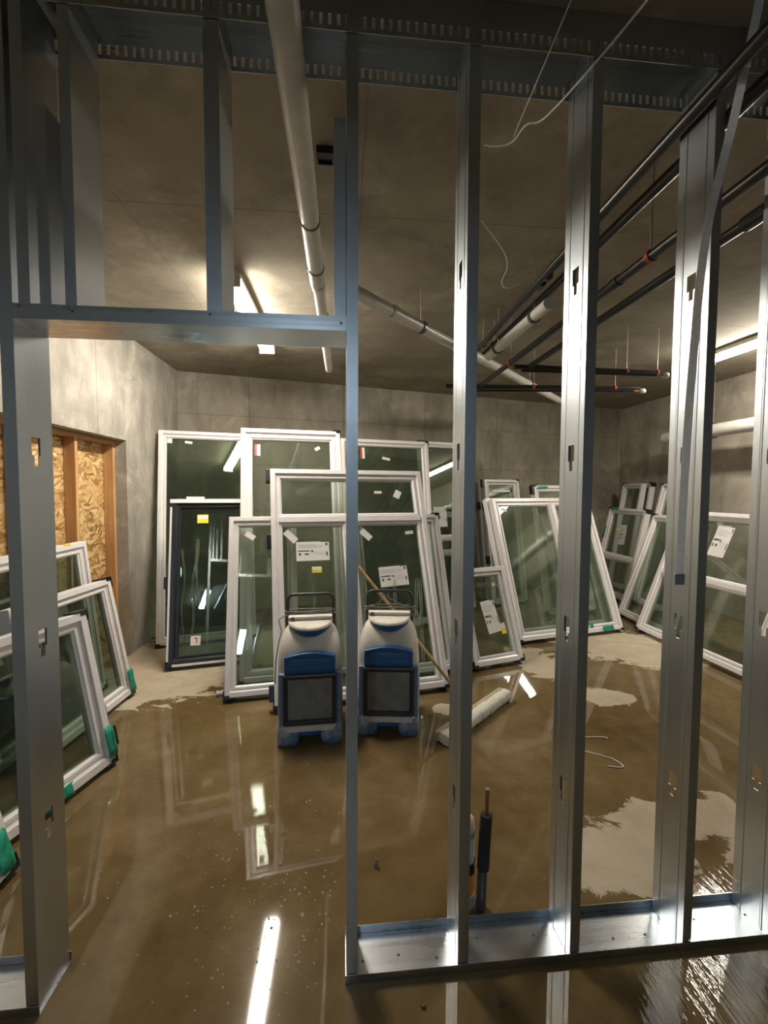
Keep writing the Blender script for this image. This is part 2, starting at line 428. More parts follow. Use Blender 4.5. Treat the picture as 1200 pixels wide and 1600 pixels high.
# left wall with the boarded-up opening
OY0, OY1, OZ = 0.9, 4.35, 2.06
m = MB()
m.box(XL - .19, XL, YN, OY0, 0, ZC); m.box(XL - .19, XL, OY1, YL, 0, ZC); m.box(XL - .19, XL, OY0, OY1, OZ, ZC)
struct(m.build('wall_left', 'concrete_left'), 'pale concrete left wall with boarded opening')

osb = MB().box(-2.262, -2.238, OY0, OY1, 0, OZ).build('board_panel', 'osb')
tag(osb, 'tan chipboard sheet closing the opening in the left wall', 'board')
fr = empty('timber_frame', loc=(-2.19, 2.6, 0))
tag(fr, 'pine stud frame in front of the chipboard in left wall', 'frame')
def tpart(name, x0, x1, y0, y1, z0, z1, mat):
    return MB().box(x0 + 2.19, x1 + 2.19, y0 - 2.6, y1 - 2.6, z0, z1).build(name, mat, fr, 0.002)
ys = onx(118.5, 760, -2.148).y
tpart('top_plate', -2.237, -2.148, OY0, OY1, OZ - 0.042, OZ - 0.001, 'pine_level')
tpart('bottom_plate', -2.237, -2.148, OY0, OY1, 0.0, 0.038, 'pine_level')
for yy in (OY1 - 0.04, ys, ys - 0.62, ys - 1.22, ys - 1.84):
    tpart('stud', -2.237, -2.148, yy, yy + 0.038, 0.038, OZ - 0.042, 'pine_upright')

# ------------------------------------------------------------------ the steel stud wall
KN = (0.55, 1.125, 1.712, 2.295)
TH = 0.0016
def stud_web(m, x0, z0, z1, holes):
    """web plate in the YZ plane with key shaped knockouts"""
    y0, y1 = WY, WY + SD; yc = (y0 + y1) / 2; x1 = x0 + TH
    z = z0
    for h in [h for h in holes if z0 + .05 < h < z1 - .1]:
        m.box(x0, x1, y0, y1, z, h - 0.045)
        m.box(x0, x1, y0, yc - 0.009, h - 0.045, h - 0.012); m.box(x0, x1, yc + 0.009, y1, h - 0.045, h - 0.012)
        m.box(x0, x1, y0, yc - 0.019, h - 0.012, h + 0.042); m.box(x0, x1, yc + 0.019, y1, h - 0.012, h + 0.042)
        z = h + 0.042
    m.box(x0, x1, y0, y1, z, z1)
    for yy in (yc - .042, yc + .042):          # rolled stiffening ribs
        vs = [(x0 - dx, yy + dy, zz) for zz in (z0, z1) for dx, dy in ((0, -.006), (.0013, -.002), (.0013, .002), (0, .006))]
        m.add(vs, [(0, 1, 5, 4), (1, 2, 6, 5), (2, 3, 7, 6), (0, 4, 7, 3), (0, 3, 2, 1), (4, 5, 6, 7)])
def make_stud(xa, xb, z0, z1, label, web='L', holes=KN, group='steel wall studs', name='steel_stud', cat='stud'):
    e = empty(name, loc=((xa + xb) / 2, WY, z0)); o = Vector(((xa + xb) / 2, WY, z0))
    def bp(mb, nm):
        mb.v = [tuple(Vector(v) - o) for v in mb.v]; return mb.build(nm, 'galvanised_stud', e)
    m = MB(); stud_web(m, xa if web == 'L' else xb - TH, z0, z1, holes); bp(m, 'web')
    ia = xa + TH if web == 'L' else xa; ib = xb if web == 'L' else xb - TH
    for y, s in ((WY, 1), (WY + SD, -1)):
        m = MB(); m.box(ia, ib, min(y, y + s * TH), max(y, y + s * TH), z0, z1)
        lx = xb - TH if web == 'L' else xa
        m.box(lx, lx + TH, min(y + s * TH, y + s * 0.011), max(y + s * TH, y + s * 0.011), z0, z1)
        bp(m, 'flange')
    tag(e, label, cat, group); return e
def wx(px, py=600): return ony(px, py, WY).x
ZB, ZT = 0.004, 3.0
make_stud(wx(24) - 0.036, wx(24), ZB, ZT, 'full-height steel jamb stud left of the doorway', 'R')
make_stud(wx(541.5), wx(559.5), ZB, ZT, 'narrow-faced steel jamb stud right of the doorway, left of the two blue dehumidifiers\' gap'.replace(", left of the two blue dehumidifiers' gap", ''), 'L')
make_stud(wx(745) - 0.036, wx(745), ZB, ZT, 'steel stud beside the capped pipe risers, first right of doorway jamb', 'L')
make_stud(wx(930) - 0.034, wx(930), ZB, ZT, 'bright steel stud between the riser stud and the strap stud', 'L')
make_stud(wx(1116) - 0.032, wx(1116), ZB, ZT, 'steel stud with the pale strap hanging across its web', 'L')
make_stud(1.512, 1.546, ZB, ZT, 'rightmost steel stud cut by the right picture edge', 'L')
HZ0, HZ1 = 2.0767, 2.119
G2 = 'short studs above the door header'
def hx(px): return ony(px, 400, WY).x
make_stud(hx(26), hx(45), HZ0 + .003, ZT, 'short steel stud on header, leftmost, against the doorway jamb', 'R', (), G2)
make_stud(hx(100), hx(118) , HZ0 + .003, ZT, 'short steel stud on header, second from the left jamb', 'R', (), G2)
make_stud(hx(322), hx(346), HZ0 + .003, ZT, 'short steel stud standing alone above the middle of the header', 'R', (), G2)
make_stud(hx(522), hx(541) - .001, HZ0 + .003, 2.69, 'stub of steel stud on header touching the right doorway jamb', 'L', (), G2)
make_stud(hx(60), hx(78), HZ0 + .003, 2.66, 'cut-off steel stud on header between the two leftmost short studs', 'R', (), G2)

# deflection track under the ceiling with slotted legs
TX0, TX1 = XL + 0.005, 2.75
tr = empty('slotted_ceiling_track', loc=(0, WY, 2.93)); tag(tr, 'slotted steel track along the ceiling above the studs', 'track')
def tb(mb, nm, par, o, mat='galvanised_track'):
    mb.v = [tuple(Vector(v) - Vector(o)) for v in mb.v]; return mb.build(nm, mat, par)
O = (0, WY, 2.93)
tb(MB().box(TX0, TX1, WY - .002, WY + SD + .002, ZC - .004, ZC - .002), 'web', tr, O)
for y0 in (WY - .004, WY + SD + .0025):
    m = MB(); m.box(TX0, TX1, y0, y0 + .0015, 2.930, 2.944); m.box(TX0, TX1, y0, y0 + .0015, 2.974, ZC - .002)
    x = TX0
    while x < TX1 - .0254:
        m.box(x, x + 0.0155, y0, y0 + .0015, 2.944, 2.974); x += 0.0254
    tb(m, 'slotted_flange', tr, O)
# floor tracks
def floor_track(x0, x1, label):
    e = empty('floor_track', loc=((x0 + x1) / 2, WY, 0)); o = ((x0 + x1) / 2, WY, 0)
    tb(MB().box(x0, x1, WY - .002, WY + SD + .002, 0.0005, 0.002), 'web', e, o)
    tb(MB().box(x0, x1, WY - .0045, WY - .003, 0.0005, 0.030), 'flange', e, o)
    m = MB().box(x0, x1, WY + SD + .003, WY + SD + .0045, 0.0005, 0.032)
    m.box(x0, x1, WY + SD + .0015, WY + SD + .003, 0.012, 0.015)
    tb(m, 'flange', e, o)
    r = random.Random(4); x = x0 + .06
    while x < min(x1, 1.9):
        yy = WY + .045 + .06 * r.random()
        tb(MB().tube([(x, yy, .0021), (x, yy, .005)], [.005, .003], 8), 'screw', e, o, 'steel_dark'); x += .11 + .12 * r.random()
    tag(e, label, 'track'); return e
floor_track(wx(541.5) - .004, 2.75, 'shiny steel floor track running right from the doorway')
floor_track(TX0, wx(24) + .004, 'steel floor track left of the doorway jamb')
# door header
hl, hr = wx(24) + .0005, wx(541.5) - .0005
hd = empty('door_header', loc=((hl + hr) / 2, WY, HZ0)); O = ((hl + hr) / 2, WY, HZ0)
tag(hd, 'steel track header spanning the top of the doorway', 'header')
tb(MB().box(hl, hr, WY - .003, WY + SD + .003, HZ0, HZ0 + .002), 'web', hd, O)
for y0 in (WY - .005, WY + SD + .0035): tb(MB().box(hl, hr, y0, y0 + .0015, HZ0, HZ1), 'flange', hd, O)
for px, py in ((30, 478), (107, 482), (113, 486), (328, 491), (533, 505)):
    c = ony(px, py, WY - .005); tb(MB().tube([(c.x, WY - .0085, c.z), (c.x, WY - .005, c.z)], [.003, .0042], 10), 'screw', hd, O, 'rod_steel')

# ------------------------------------------------------------------ fluorescent lights
def fluorescent(x, y0, y1, label, lit='lamp_lit'):
    e = empty('fluorescent_light', loc=(x, (y0 + y1) / 2, ZC)); L = (y1 - y0) / 2
    prof = [(-.055, 0), (-.072, -.02), (-.072, -.05), (.072, -.05), (.072, -.02), (.055, 0)]
    MB().loft([[(px, s * L, pz) for px, pz in prof] for s in (-1, 1)], smooth=False).build('housing', 'fixture_body', e)
    for s in (-1, 1):
        MB().box(-.072, .072, s * L - .012 if s > 0 else s * L - .004, s * L + .004 if s > 0 else s * L + .012, -.108, -.028).build('end_cap', 'fixture_body', e)
    n = 12
    pr = [(.064 * math.cos(math.pi + math.pi * k / n), -.0505 - .050 * abs(math.sin(math.pi * k / n)) ** .7) for k in range(n + 1)]
    MB().loft([[(px, s * (L - .014), pz) for px, pz in pr] for s in (-1, 1)], smooth=True).build('diffuser', lit, e)
    tag(e, label, 'light'); return e
fluorescent(-0.755, 3.05, 4.50, 'lit fluorescent fixture on the ceiling near the left wall')
fluorescent(3.88, 3.12, 4.38, 'lit fluorescent fixture on the ceiling near the right wall')
fluorescent(-0.47, -3.90, -2.40, 'lit cool fluorescent fixture on the ceiling behind the viewer', 'lamp_cool')

# ------------------------------------------------------------------ pipes
def pipe(name, pts, r, mat, label, cat='pipe', coup=(), hang=(), n=16, cmat=None, clamp='red_clamp', band=()):
    pts = [Vector(p) for p in pts]; o = pts[0]
    e = empty(name, loc=o); loc = [p - o for p in pts]
    MB().tube(loc, r, n).build('pipe_run', mat, e)
    d = (pts[-1] - pts[0]); L = d.length; d.normalize()
    for t in coup: MB().tube([loc[0] + d * (t - .03), loc[0] + d * (t + .03)], r * 1.18, n).build('coupling', cmat or mat, e)
    for t in band: MB().tube([loc[0] + d * (t - .006), loc[0] + d * (t + .006)], r * 1.10, n).build('band', 'steel_band', e)
    for t in hang:
        c = loc[0] + d * t
        h = MB().tube([c + Vector((0, 0, r)), Vector((c.x, c.y, ZC - o.z))], .004, 6).build('hanger_rod', 'rod_steel', e)
        MB().tube([c - d * .012, c + d * .012], r * 1.25, n).build('hanger_clamp', clamp, e)
    tag(e, label, cat); return e
def yat(px, py, z): return onz(px, py, z).y
pipe('drain_pipe', [(-.155, -3.5, 2.85), (-.155, 2.72, 2.85)], .0445, 'pvc_white', 'large white drain pipe running overhead through the stud wall', band=(3.5 + yat(485, 345, 2.85), 3.5 + yat(490, 418, 2.85)))
pipe('drain_pipe', [(-.15, 2.74, 2.85), (-.146, 4.62, 2.85)], .037, 'pvc_white', 'thinner white pipe end continuing the large drain pipe behind header', coup=(.02,), hang=(.5,), clamp='steel_band')
A_, B_ = onz(515, 435, 2.775), onz(874, 626, 2.775)
LD = (B_ - A_).length
pipe('drain_pipe', [A_ + (B_ - A_) * .02, B_], .040, 'pvc_white', 'white branch pipe running diagonally under the ceiling to the back', coup=(LD * .12,), hang=(LD * .20, LD * .72), clamp='steel_band')
pipe('sprinkler_pipe', [(1.150, -3.5, 2.85), (1.150, 1.2, 2.85), (1.165, 2.4, 2.85), (1.195, 4.25, 2.85)], .023, 'black_pipe', 'black pipe nearest the stud wall middle, highest of the overhead bundle', hang=(6.0, 7.2), coup=(3.5 + yat(840, 443, 2.85),), clamp='steel_band')
pipe('sprinkler_pipe', [(1.282, -3.5, 2.85), (1.288, 4.2, 2.85)], .024, 'black_pipe', 'black pipe above the short white pipe, second of the overhead bundle', coup=(3.5 + 2.45,), hang=(7.2,), clamp='steel_band')
pipe('sprinkler_pipe', [(1.385, -3.5, 2.66), (1.381, 4.33, 2.66)], .023, 'black_pipe', 'black pipe with red clamps, third of the overhead bundle', coup=(3.5 + 2.15,), hang=(3.5 + 1.9, 3.5 + 3.55))
e4 = pipe('sprinkler_pipe', [(1.589, 1.57, 2.66), (1.586, 3.62, 2.66)], .023, 'black_pipe', 'black capped pipe, lowest right of the overhead bundle', hang=(1.3,))
MB().tube([(0, -.03, 0), (0, .07, 0)], .031, 16).build('end_cap', 'black_pipe', e4)
pipe('white_pipe', [onz(858, 474, 2.75), onz(763, 557, 2.75)], .037, 'pvc_white', 'short white pipe slung beneath the black overhead pipes', hang=(.2, .85), clamp='steel_band')
cA = pipe('sprinkler_pipe', [onz(803, 573, 2.66), onz(1052, 584, 2.66)], .022, 'black_pipe', 'black cross pipe under the ceiling, nearer of two', hang=(.45, 1.05, 1.35), coup=(.24,))
cB = pipe('sprinkler_pipe', [onz(697, 603, 2.66), onz(1000, 607, 2.66)], .022, 'black_pipe', 'black cross pipe under the ceiling, farther of two', hang=(.9, 1.75), coup=(.36,))
c2 = pipe('sprinkler_pipe', [onz(815, 579, 2.615), onz(1025, 586, 2.615)], .013, 'black_pipe', 'thin black pipe below the nearer cross pipe ending in white plug')
c3 = pipe('sprinkler_pipe', [onz(715, 610, 2.615), onz(990, 611, 2.615)], .013, 'black_pipe', 'thin black pipe below the farther cross pipe ending in white plug')
for c, a_, b_ in ((c2, onz(815, 579, 2.615), onz(1025, 586, 2.615)), (c3, onz(715, 610, 2.615), onz(990, 611, 2.615))):
    d = (b_ - a_).normalized(); q = b_ - a_
    MB().tube([q, q + d * .06], .011, 10).build('nipple', 'copper', c)
    MB().tube([q + d * .06, q + d * .075, q + d * .11, q + d * .12], [.014, .024, .024, .012], 12).build('plug', 'white_cable', c)
# white pipe along the right wall
PX = XR - .38
ya, yb = onx(1040, 684, PX), onx(1150, 668, PX)
zz = (ya.z + yb.z) / 2
pw = pipe('wall_pipe', [(PX, ya.y, zz), (PX, 2.2, zz)], .080, 'pvc_white', 'fat white pipe running level beside the right wall', n=24, hang=(.8, 2.3), clamp='steel_band')

# small ceiling items
c = onz(508, 237, ZC); o = empty('junction_box', loc=(c.x, c.y, ZC))
m = MB(); m.ring(-.036, -.036, .036, .036, [(0, -.001), (0, .03), (.006, .03), (.006, -.001)]); m.v = [(x, z, -y - .002) for x, y, z in m.v]
m.build('box_rim', 'black_plastic', o); MB().box(-.0295, .0295, -.0295, .0295, -.022, -.001).build('box_back', 'black_plastic', o)
tag(o, 'small black box in the ceiling beside the large white pipe', 'box')
def smooth(pts, k=6):
    P = [Vector(p) for p in pts]; out = []
    for i in range(len(P) - 1):
        p0, p1, p2, p3 = P[max(i - 1, 0)], P[i], P[i + 1], P[min(i + 2, len(P) - 1)]
        for j in range(k):
            t = j / k; out.append(0.5 * ((2 * p1) + (p2 - p0) * t + (2 * p0 - 5 * p1 + 4 * p2 - p3) * t * t + (3 * p1 - p0 - 3 * p2 + p3) * t ** 3))
    return out + [P[-1]]
def wire(name, pts, r, mat, label, cat='wire'):
    return tag(MB().tube(smooth(pts), r, 6).build(name, mat), label, cat)
wire('cable', [ony(1040, -40, 1.05), ony(1008, 4, 1.15), ony(920, 110, 1.30), onz(850, 185, 2.93), onz(822, 195, 2.96), onz(800, 222, 2.98), onz(775, 228, 3.0), onz(756, 226, 3.02)], .0032, 'white_cable', 'white cable looping down in front of the slotted ceiling track')
wire('string', [ony(905, -30, 1.15), ony(857, 85, 1.3), ony(810, 195, 1.62), onz(802, 216, 2.95)], .0016, 'white_cable', 'thin taut string hanging left of the looping white cable')
wire('string', [onz(752, 345, 2.99), onz(775, 375, 2.98), onz(790, 400, 2.97), onz(792, 420, 2.96), onz(784, 440, 2.97), onz(790, 450, 2.98), onz(812, 445, 3.02)], .0022, 'white_cable', 'curled pale wire on the ceiling between the first two full studs')
# strap
sp = empty('hanging_strap', loc=ony(1187, 0, 1.25))
o = ony(1187, 0, 1.25)
P = [ony(1196, -60, 1.22), ony(1187, 0, 1.25), ony(1148, 180, 1.27), ony(1103, 370, 1.29), ony(1083, 560, 1.30), ony(1070, 740, 1.31), ony(1061, 905, 1.32)]
MB().ribbon([p - o for p in smooth(P)], CR, .026, .002).build('strap_band', 'strap_white', sp)
MB().obox(P[-1] - o, CR * .016, CF * .004, Vector((0, 0, .018))).build('end_clip', 'galvanised_stud', sp)
tag(sp, 'pale flat strap hanging down from the ceiling at right', 'strap')

# ------------------------------------------------------------------ windows
T = 0.08
def window_matrix(q, z0=None):
    x, y, yaw, w, h, t = q
    e = Vector((math.cos(yaw), math.sin(yaw), 0)); n = Vector((-math.sin(yaw), math.cos(yaw), 0))
    u = Vector((0, 0, math.cos(t))) + n * math.sin(t); mm = u.cross(e).normalized()
    z = .013 + T * math.sin(t) if z0 is None else z0
    return Matrix(((e.x, mm.x, u.x, x), (e.y, mm.y, u.y, y), (e.z, mm.z, u.z, z), (0, 0, 0, 1)))
def sticker(par, x, z, w, h, kind='label', rot=0.0, y=.0335):
    m = MB(); mats = ['paper', 'paper_ink', 'paper_grey', 'sticker_yellow', 'sticker_red']
    yb = y
    def r(x0, x1, z0, z1, mi, k=1): m.box(x0, x1, yb - .0006 * k - .0004, yb - .0006 * (k - 1) if k > 1 else yb, z0, z1, mi)
    W, H = w / 2, h / 2
    if kind == 'label':
        r(-W, W * .5, -H, H, 0); r(W * .5, W, -H, H * .93, 0)
        for k in range(5):
            r(-W * .9, -W * .9 + w * (.55 + .18 * ((k * 7) % 3)), H * (.70 - k * .09), H * (.73 - k * .09), 2, 2)
        r(-W * .9, -W * .2, -H * .02, H * .10, 1, 2); r(-W * .86, -W * .72, -H * .42, -H * .18, 1, 2); r(-W * .5, -W * .25, -H * .38, -H * .22, 1, 2)
        r(-W * .1, W * .02, -H * .12, H * .10, 1, 2); r(W * .8, W * .9, -H * .1, -H * .5, 1, 2) if False else r(W * .8, W * .9, -H * .5, -H * .1, 1, 2)
        r(W * .78, W * .92, H * .6, H * .85, 1, 2)
        for k in range(4): r(W * .1, W * .7, -H * (.05 + k * .11), -H * (.03 + k * .11), 2, 2)
    elif kind == 'yellow':
        r(-W, W, -H, H, 3); r(-W * .9, W * .9, 0, H * .8, 0, 2)
    elif kind == 'red':
        r(-W, W, -H, H, 0); r(-W, -W * .2, -H, H, 4, 2)
    elif kind == 'corner':
        r(-W, W, -H, H, 0); r(-W * .3, W * .35, H * .35, H * .6, 4, 2); r(W * .12, W * .35, -H * .55, H * .35, 4, 2)
    else:
        r(-W, W, -H, H, 0)
    ca, sa = math.cos(rot), math.sin(rot)
    m.v = [(x + ca * a - sa * c, b, z + sa * a + ca * c) for a, b, c in m.v]
    return m.build('sticker', mats, par)
def tape(par, x, z, w, h, seed, y=-.003):
    r = random.Random(seed); m = MB(); nx, nz = 6, 4; vs = []
    for s in (0, 1):
        for j in range(nz + 1):
            for i in range(nx + 1):
                ex = 1 + .25 * (r.random() - .5) * (j in (0, nz)); vs.append((x + w * (i / nx - .5) * ex, y - .003 - .006 * r.random() + (.0012 if s else 0), z + h * (j / nz - .5) * (1 + .3 * (r.random() - .5) * (i in (0, nx)))))
    k = (nx + 1) * (nz + 1)
    fs = [(j * (nx + 1) + i, j * (nx + 1) + i + 1, (j + 1) * (nx + 1) + i + 1, (j + 1) * (nx + 1) + i) for j in range(nz) for i in range(nx)]
    m.add(vs[:k], fs, 0, True)
    o = m.build('green_tape', 'green_tape', par)
    md = o.modifiers.new('solid', 'SOLIDIFY'); md.thickness = .001
    return o
def protector(par, w, h, corner, d=T, s=.07):
    x = {'L': 0, 'R': w}[corner[1]]; sx = 1 if corner[1] == 'L' else -1
    z = {'B': 0, 'T': h}[corner[0]]; sz = 1 if corner[0] == 'B' else -1
    m = MB()
    def b(x0, x1, y0, y1, z0, z1): m.box(min(x0, x1), max(x0, x1), y0, y1, min(z0, z1), max(z0, z1))
    b(x - sx * .008, x + sx * s, -.004, d + .004, z - sz * .011, z - sz * .001)
    b(x - sx * .008, x - sx * .001, -.004, d + .004, z - sz * .001, z + sz * s * .75)
    b(x - sx * .001, x + sx * s * .55, -.004, -.0006, z - sz * .001, z + sz * .018)
    return m.build('corner_protector', 'black_plastic', par, .002)
def clip(par, x, z, side):
    s = -1 if side == 'L' else 1; m = MB()
    x0, x1 = sorted((x + s * .001, x + s * .036))
    m.box(x0, x1, -.002, T * .75, z - .055, z + .055); m.tube([((x0 + x1) / 2, -.004, z - .02), ((x0 + x1) / 2, -.001, z - .02)], .007, 10); m.tube([((x0 + x1) / 2, -.004, z + .02), ((x0 + x1) / 2, -.001, z + .02)], .007, 10)
    return m.build('spacer_clip', 'black_plastic', par, .003)
GRP = 'uninstalled window units'
def window(q, label, layout='p', bw=.055, mat='window_white', glass='glass_clear', sash=.026, prot=('BL', 'BR'), name='window_unit', trim=False, side=None):
    w, h = q[3], q[4]
    e = empty(name, window_matrix(q))
    if side:
        k = .012
        MB().ring(0, 0, w, h, [(.0006, k), (.0006, T - .0006), (bw - .001, T - .0006), (bw - .001, k)]).build('frame_side', side, e)
        MB().ring(0, 0, w, h, [(0, 0), (0, k), (bw, k), (bw, .020), (bw * .68, .008), (bw * .68, 0)]).build('frame', mat, e)
    else:
        MB().ring(0, 0, w, h, [(0, .004), (0, T), (bw, T), (bw, .022), (bw * .66, .010), (bw * .66, 0), (.004, 0)]).build('frame', mat, e)
    panes = []
    def leaf(x0, z0, x1, z1):
        s = MB().ring(x0, z0, x1, z1, [(0, .014), (0, T - .012), (sash, T - .012), (sash, .028), (sash * .6, .018), (sash * .6, .014)]).build('sash', mat, e)
        g = MB().box(x0 + sash - .004, x1 - sash + .004, .034, .054, z0 + sash - .004, z1 - sash + .004).build('pane', glass, s)
        panes.append((x0, z0, x1, z1))
    def rec(lay, x0, z0, x1, z1):
        if lay == 'p': leaf(x0, z0, x1, z1); return
        ax, fr_, a_, b_ = lay; mw = .025
        if ax == 'v':
            c = x0 + (x1 - x0) * fr_; MB().box(c - mw, c + mw, .002, T - .002, z0, z1).build('mullion', mat, e, .003); rec(a_, x0, z0, c - mw, z1); rec(b_, c + mw, z0, x1, z1)
        else:
            c = z0 + (z1 - z0) * fr_; MB().box(x0, x1, .002, T - .002, c - mw, c + mw).build('rail', mat, e, .003); rec(a_, x0, z0, x1, c - mw); rec(b_, x0, c + mw, x1, z1)
    rec(layout, bw, bw, w - bw, h - bw)
    for k in prot: protector(e, w, h, k)
    tag(e, label, 'window', GRP); return e
Q = {"W1": [-1.87, 4.4708, 0.255, 0.9702, 2.2736, 0.2299], "W2": [-1.5496, 3.8982, 0.2067, 0.7068, 1.54, 0.275], "W3": [-0.8376, 3.5258, 0.1595, 0.9134, 2.2143, 0.2758], "W4": [-0.8869, 3.2702, 0.1394, 0.5533, 1.417, 0.3491], "W5": [-0.4878, 3.079, 0.1858, 1.3546, 1.8723, 0.3851], "W6": [0.0541, 4.7457, 0.2486, 1.095, 2.1952, 0.1456], "W7": [1.129, 5.37, 0.345, 0.682, 2.265, 0.175], "W8": [0.18, 3.51, 0.1856, 0.843, 1.4213, 0.3514], "W10": [2.0664, 5.7799, 0.2478, 0.5755, 1.7547, 0.157], "W11": [1.8193, 4.2658, 0.2326, 1.3843, 1.5815, 0.3753], "W12": [2.5857, 5.1995, 0.2478, 0.7547, 1.6815, 0.2094], "W13": [1.1566, 3.6594, 0.2978, 0.5348, 0.8811, 0.3726], "W14": [4.455, 6.95, -1.5715, 0.485, 1.715, 0.139], "W15": [3.9733, 6.6202, -1.5702, 0.857, 1.3419, 0.217], "W16": [4.1, 5.7876, -1.5709, 0.6, 1.7243, 0.2325], "W17": [3.5095, 5.2387, -1.6081, 1.0, 1.3438, 0.337], "W18": [3.329, 4.6261, -1.5476, 1.3862, 1.4347, 0.3576], "L1": [-1.895, 2.063, 1.5677, 1.55, 1.178, 0.106], "L2": [-1.7094, 2.5852, 1.4676, 0.9, 0.9057, 0.1878], "L3": [-1.5891, 1.6301, 1.2901, 1.0, 0.8827, 0.2067], "L4": [-1.3598, 0.9784, 1.5657, 0.9, 0.9, 0.2382]}
o = window(Q['W1'], 'tall white window by the left corner, behind the black-framed unit', glass='glass_dark')
w, h = Q['W1'][3:5]
sticker(o, .30, h - .12, .075, .028, 'plain', -.1); sticker(o, .11, h - .10, .05, .07, 'plain')
o = window(Q['W2'], 'black-framed window with white edge strips and red corner sticker', bw=.075, mat='black_frame', glass='glass_dark', sash=.02, prot=('BL', 'BR', 'TL'))
w, h = Q['W2'][3:5]
MB().box(-.0005, w - .02, -.006, -.0006, h - .05, h - .012).build('trim_strip', 'window_white', o)
MB().box(.001, .018, -.005, -.0006, .05, h - .09).build('trim_strip', 'window_white', o)
MB().box(.05, w - .02, -.005, -.0006, .002, .022).build('trim_strip', 'window_white', o)
MB().box(.14, .30, -.004, .03, h - .012, h + .012).build('packing_strip', 'paper', o)
for k, (x0, lx, z0, n_) in enumerate(((.20, .03, .25, 11), (.13, -.01, .12, 12), (.26, -.03, .55, 8))):
    MB().loft([[(x0 + lx * i / n_ + .012 * math.sin(i * .9 + k) - .010, .022 + .006 * math.sin(i * 2.1 + k), z0 + .085 * i), (x0 + lx * i / n_ + .012 * math.sin(i * .9 + k), .015 + .006 * math.sin(i * 1.3), z0 + .085 * i), (x0 + lx * i / n_ + .012 * math.sin(i * .9 + k) + .010, .024, z0 + .085 * i), (x0 + lx * i / n_, .030, z0 + .085 * i)] for i in range(n_)]).build('plastic_film', 'plastic_film', o)
sticker(o, .285, h - .20, .10, .085, 'yellow'); sticker(o, .235, .21, .085, .085, 'corner', -.05); clip(o, 0, h * .48, 'L')
o = window(Q['W3'], 'tall white window standing behind the narrow and the divided windows', sash=.045)
w, h = Q['W3'][3:5]
sticker(o, .145, h - .20, .05, .11, 'red'); protector(o, w, h, 'TR')
sticker(o, w - .22, h - .17, .05, .03, 'plain', .5)
o = window(Q['W4'], 'narrow white window left of the divided window, knee-high light reflection')
o['label'] = 'narrow white window just left of the large divided window'
w, h = Q['W4'][3:5]
sticker(o, .17, h - .16, .085, .045, 'plain', -.6)
o = window(Q['W5'], 'large divided white window with transom, behind both blue dehumidifiers', ('h', .775, ('v', .47, 'p', 'p'), 'p'), bw=.06, sash=.03)
w, h = Q['W5'][3:5]
sticker(o, .33, h * .775 - .30, .27, .16, 'label'); sticker(o, .355, h * .775 - .455, .08, .05, 'yellow'); sticker(o, .155, h * .775 - .17, .12, .055, 'plain', -.8)
sticker(o, 1.00, h * .775 - .54, .25, .17, 'label', .05); sticker(o, .79, h * .775 - .17, .11, .055, 'plain', -.8); sticker(o, w - .17, h * .775 - .16, .075, .03, 'plain', .1)
sticker(o, w - .24, h - .22, .06, .075, 'plain', -.5); sticker(o, w - .42, h - .2, .07, .025, 'plain')
clip(o, 0, h - .06, 'L'); clip(o, 0, h * .66, 'L'); clip(o, 0, .1, 'L')
r = random.Random(9)
for k, (x0, x1, lx) in enumerate(((.95, 1.02, .05), (1.10, 1.14, .1), (1.17, 1.20, .06))):
    m = MB(); rs = []
    for i in range(9):
        z = .20 + .085 * i; rs.append([(x0 + lx * i / 8 - .015, .026 + .006 * math.sin(i * 2.1), z), (x0 + lx * i / 8, .020 + .007 * math.sin(i * 1.3), z), (x0 + lx * i / 8 + .012, .028, z), (x0 + lx * i / 8, .031, z)])
    m.loft(rs); m.build('plastic_film', 'plastic_film', o)
o = window(Q['W6'], 'tall white window with red sticker, behind the upper right of the divided window', glass='glass_dark')
w, h = Q['W6'][3:5]
sticker(o, .26, h - .16, .05, .13, 'red'); sticker(o, .55, h - .22, .1, .03, 'plain', -.2); protector(o, w, h, 'TR')
o = window(Q['W7'], 'tall white window with double rails, farthest right of the tall row', ('h', .33, 'p', ('h', .12, 'p', 'p')), glass='glass_dark', sash=.02)
w, h = Q['W7'][3:5]
sticker(o, .26, h * .55, .20, .27, 'label'); protector(o, w, h, 'TL')
o = window(Q['W8'], 'white window showing only its right edge beyond the divided window', prot=('BL', 'BR', 'TR'))
q = Q['W10']
o = window(q, 'small-paned white window standing by back wall, front of its leaning stack', prot=('BL', 'BR'), bw=.05, side='window_grey_side')
clip(o, 0, q[4] - .05, 'L'); clip(o, 0, q[4] * .78, 'L'); clip(o, 0, q[4] * .35, 'L'); protector(o, q[3], q[4], 'TR'); sticker(o, q[3] / 2, q[4] - .16, .3, .03, 'plain')
for k, (dx, dh, lab) in enumerate(((-.02, -.03, 'grey-sided white window, second in the stack by back wall'), (-.04, -.06, 'grey-sided white window, rearmost in the stack by back wall'))):
    n = Vector((-math.sin(q[2]), math.cos(q[2]), 0)) * (.115 * (k + 1))
    o = window([q[0] + n.x + dx, q[1] + n.y, q[2], q[3] + .1, q[4] + dh, q[5]], lab, bw=.05, side='window_grey_side'); clip(o, 0, q[4] * .8 + dh, 'L')
q = Q['W11']
o = window(q, 'wide two-pane white window leaning steeply, in front of the back right corner', ('v', .60, 'p', 'p'), bw=.06, sash=.03)
sticker(o, .15, q[4] - .13, .075, .035, 'plain', -.3); tape(o, q[3] - .22, .03, .15, .05, 3); tape(o, q[3] - .48, .075, .16, .045, 4, .02)
n = Vector((-math.sin(q[2]), math.cos(q[2]), 0)) * .105
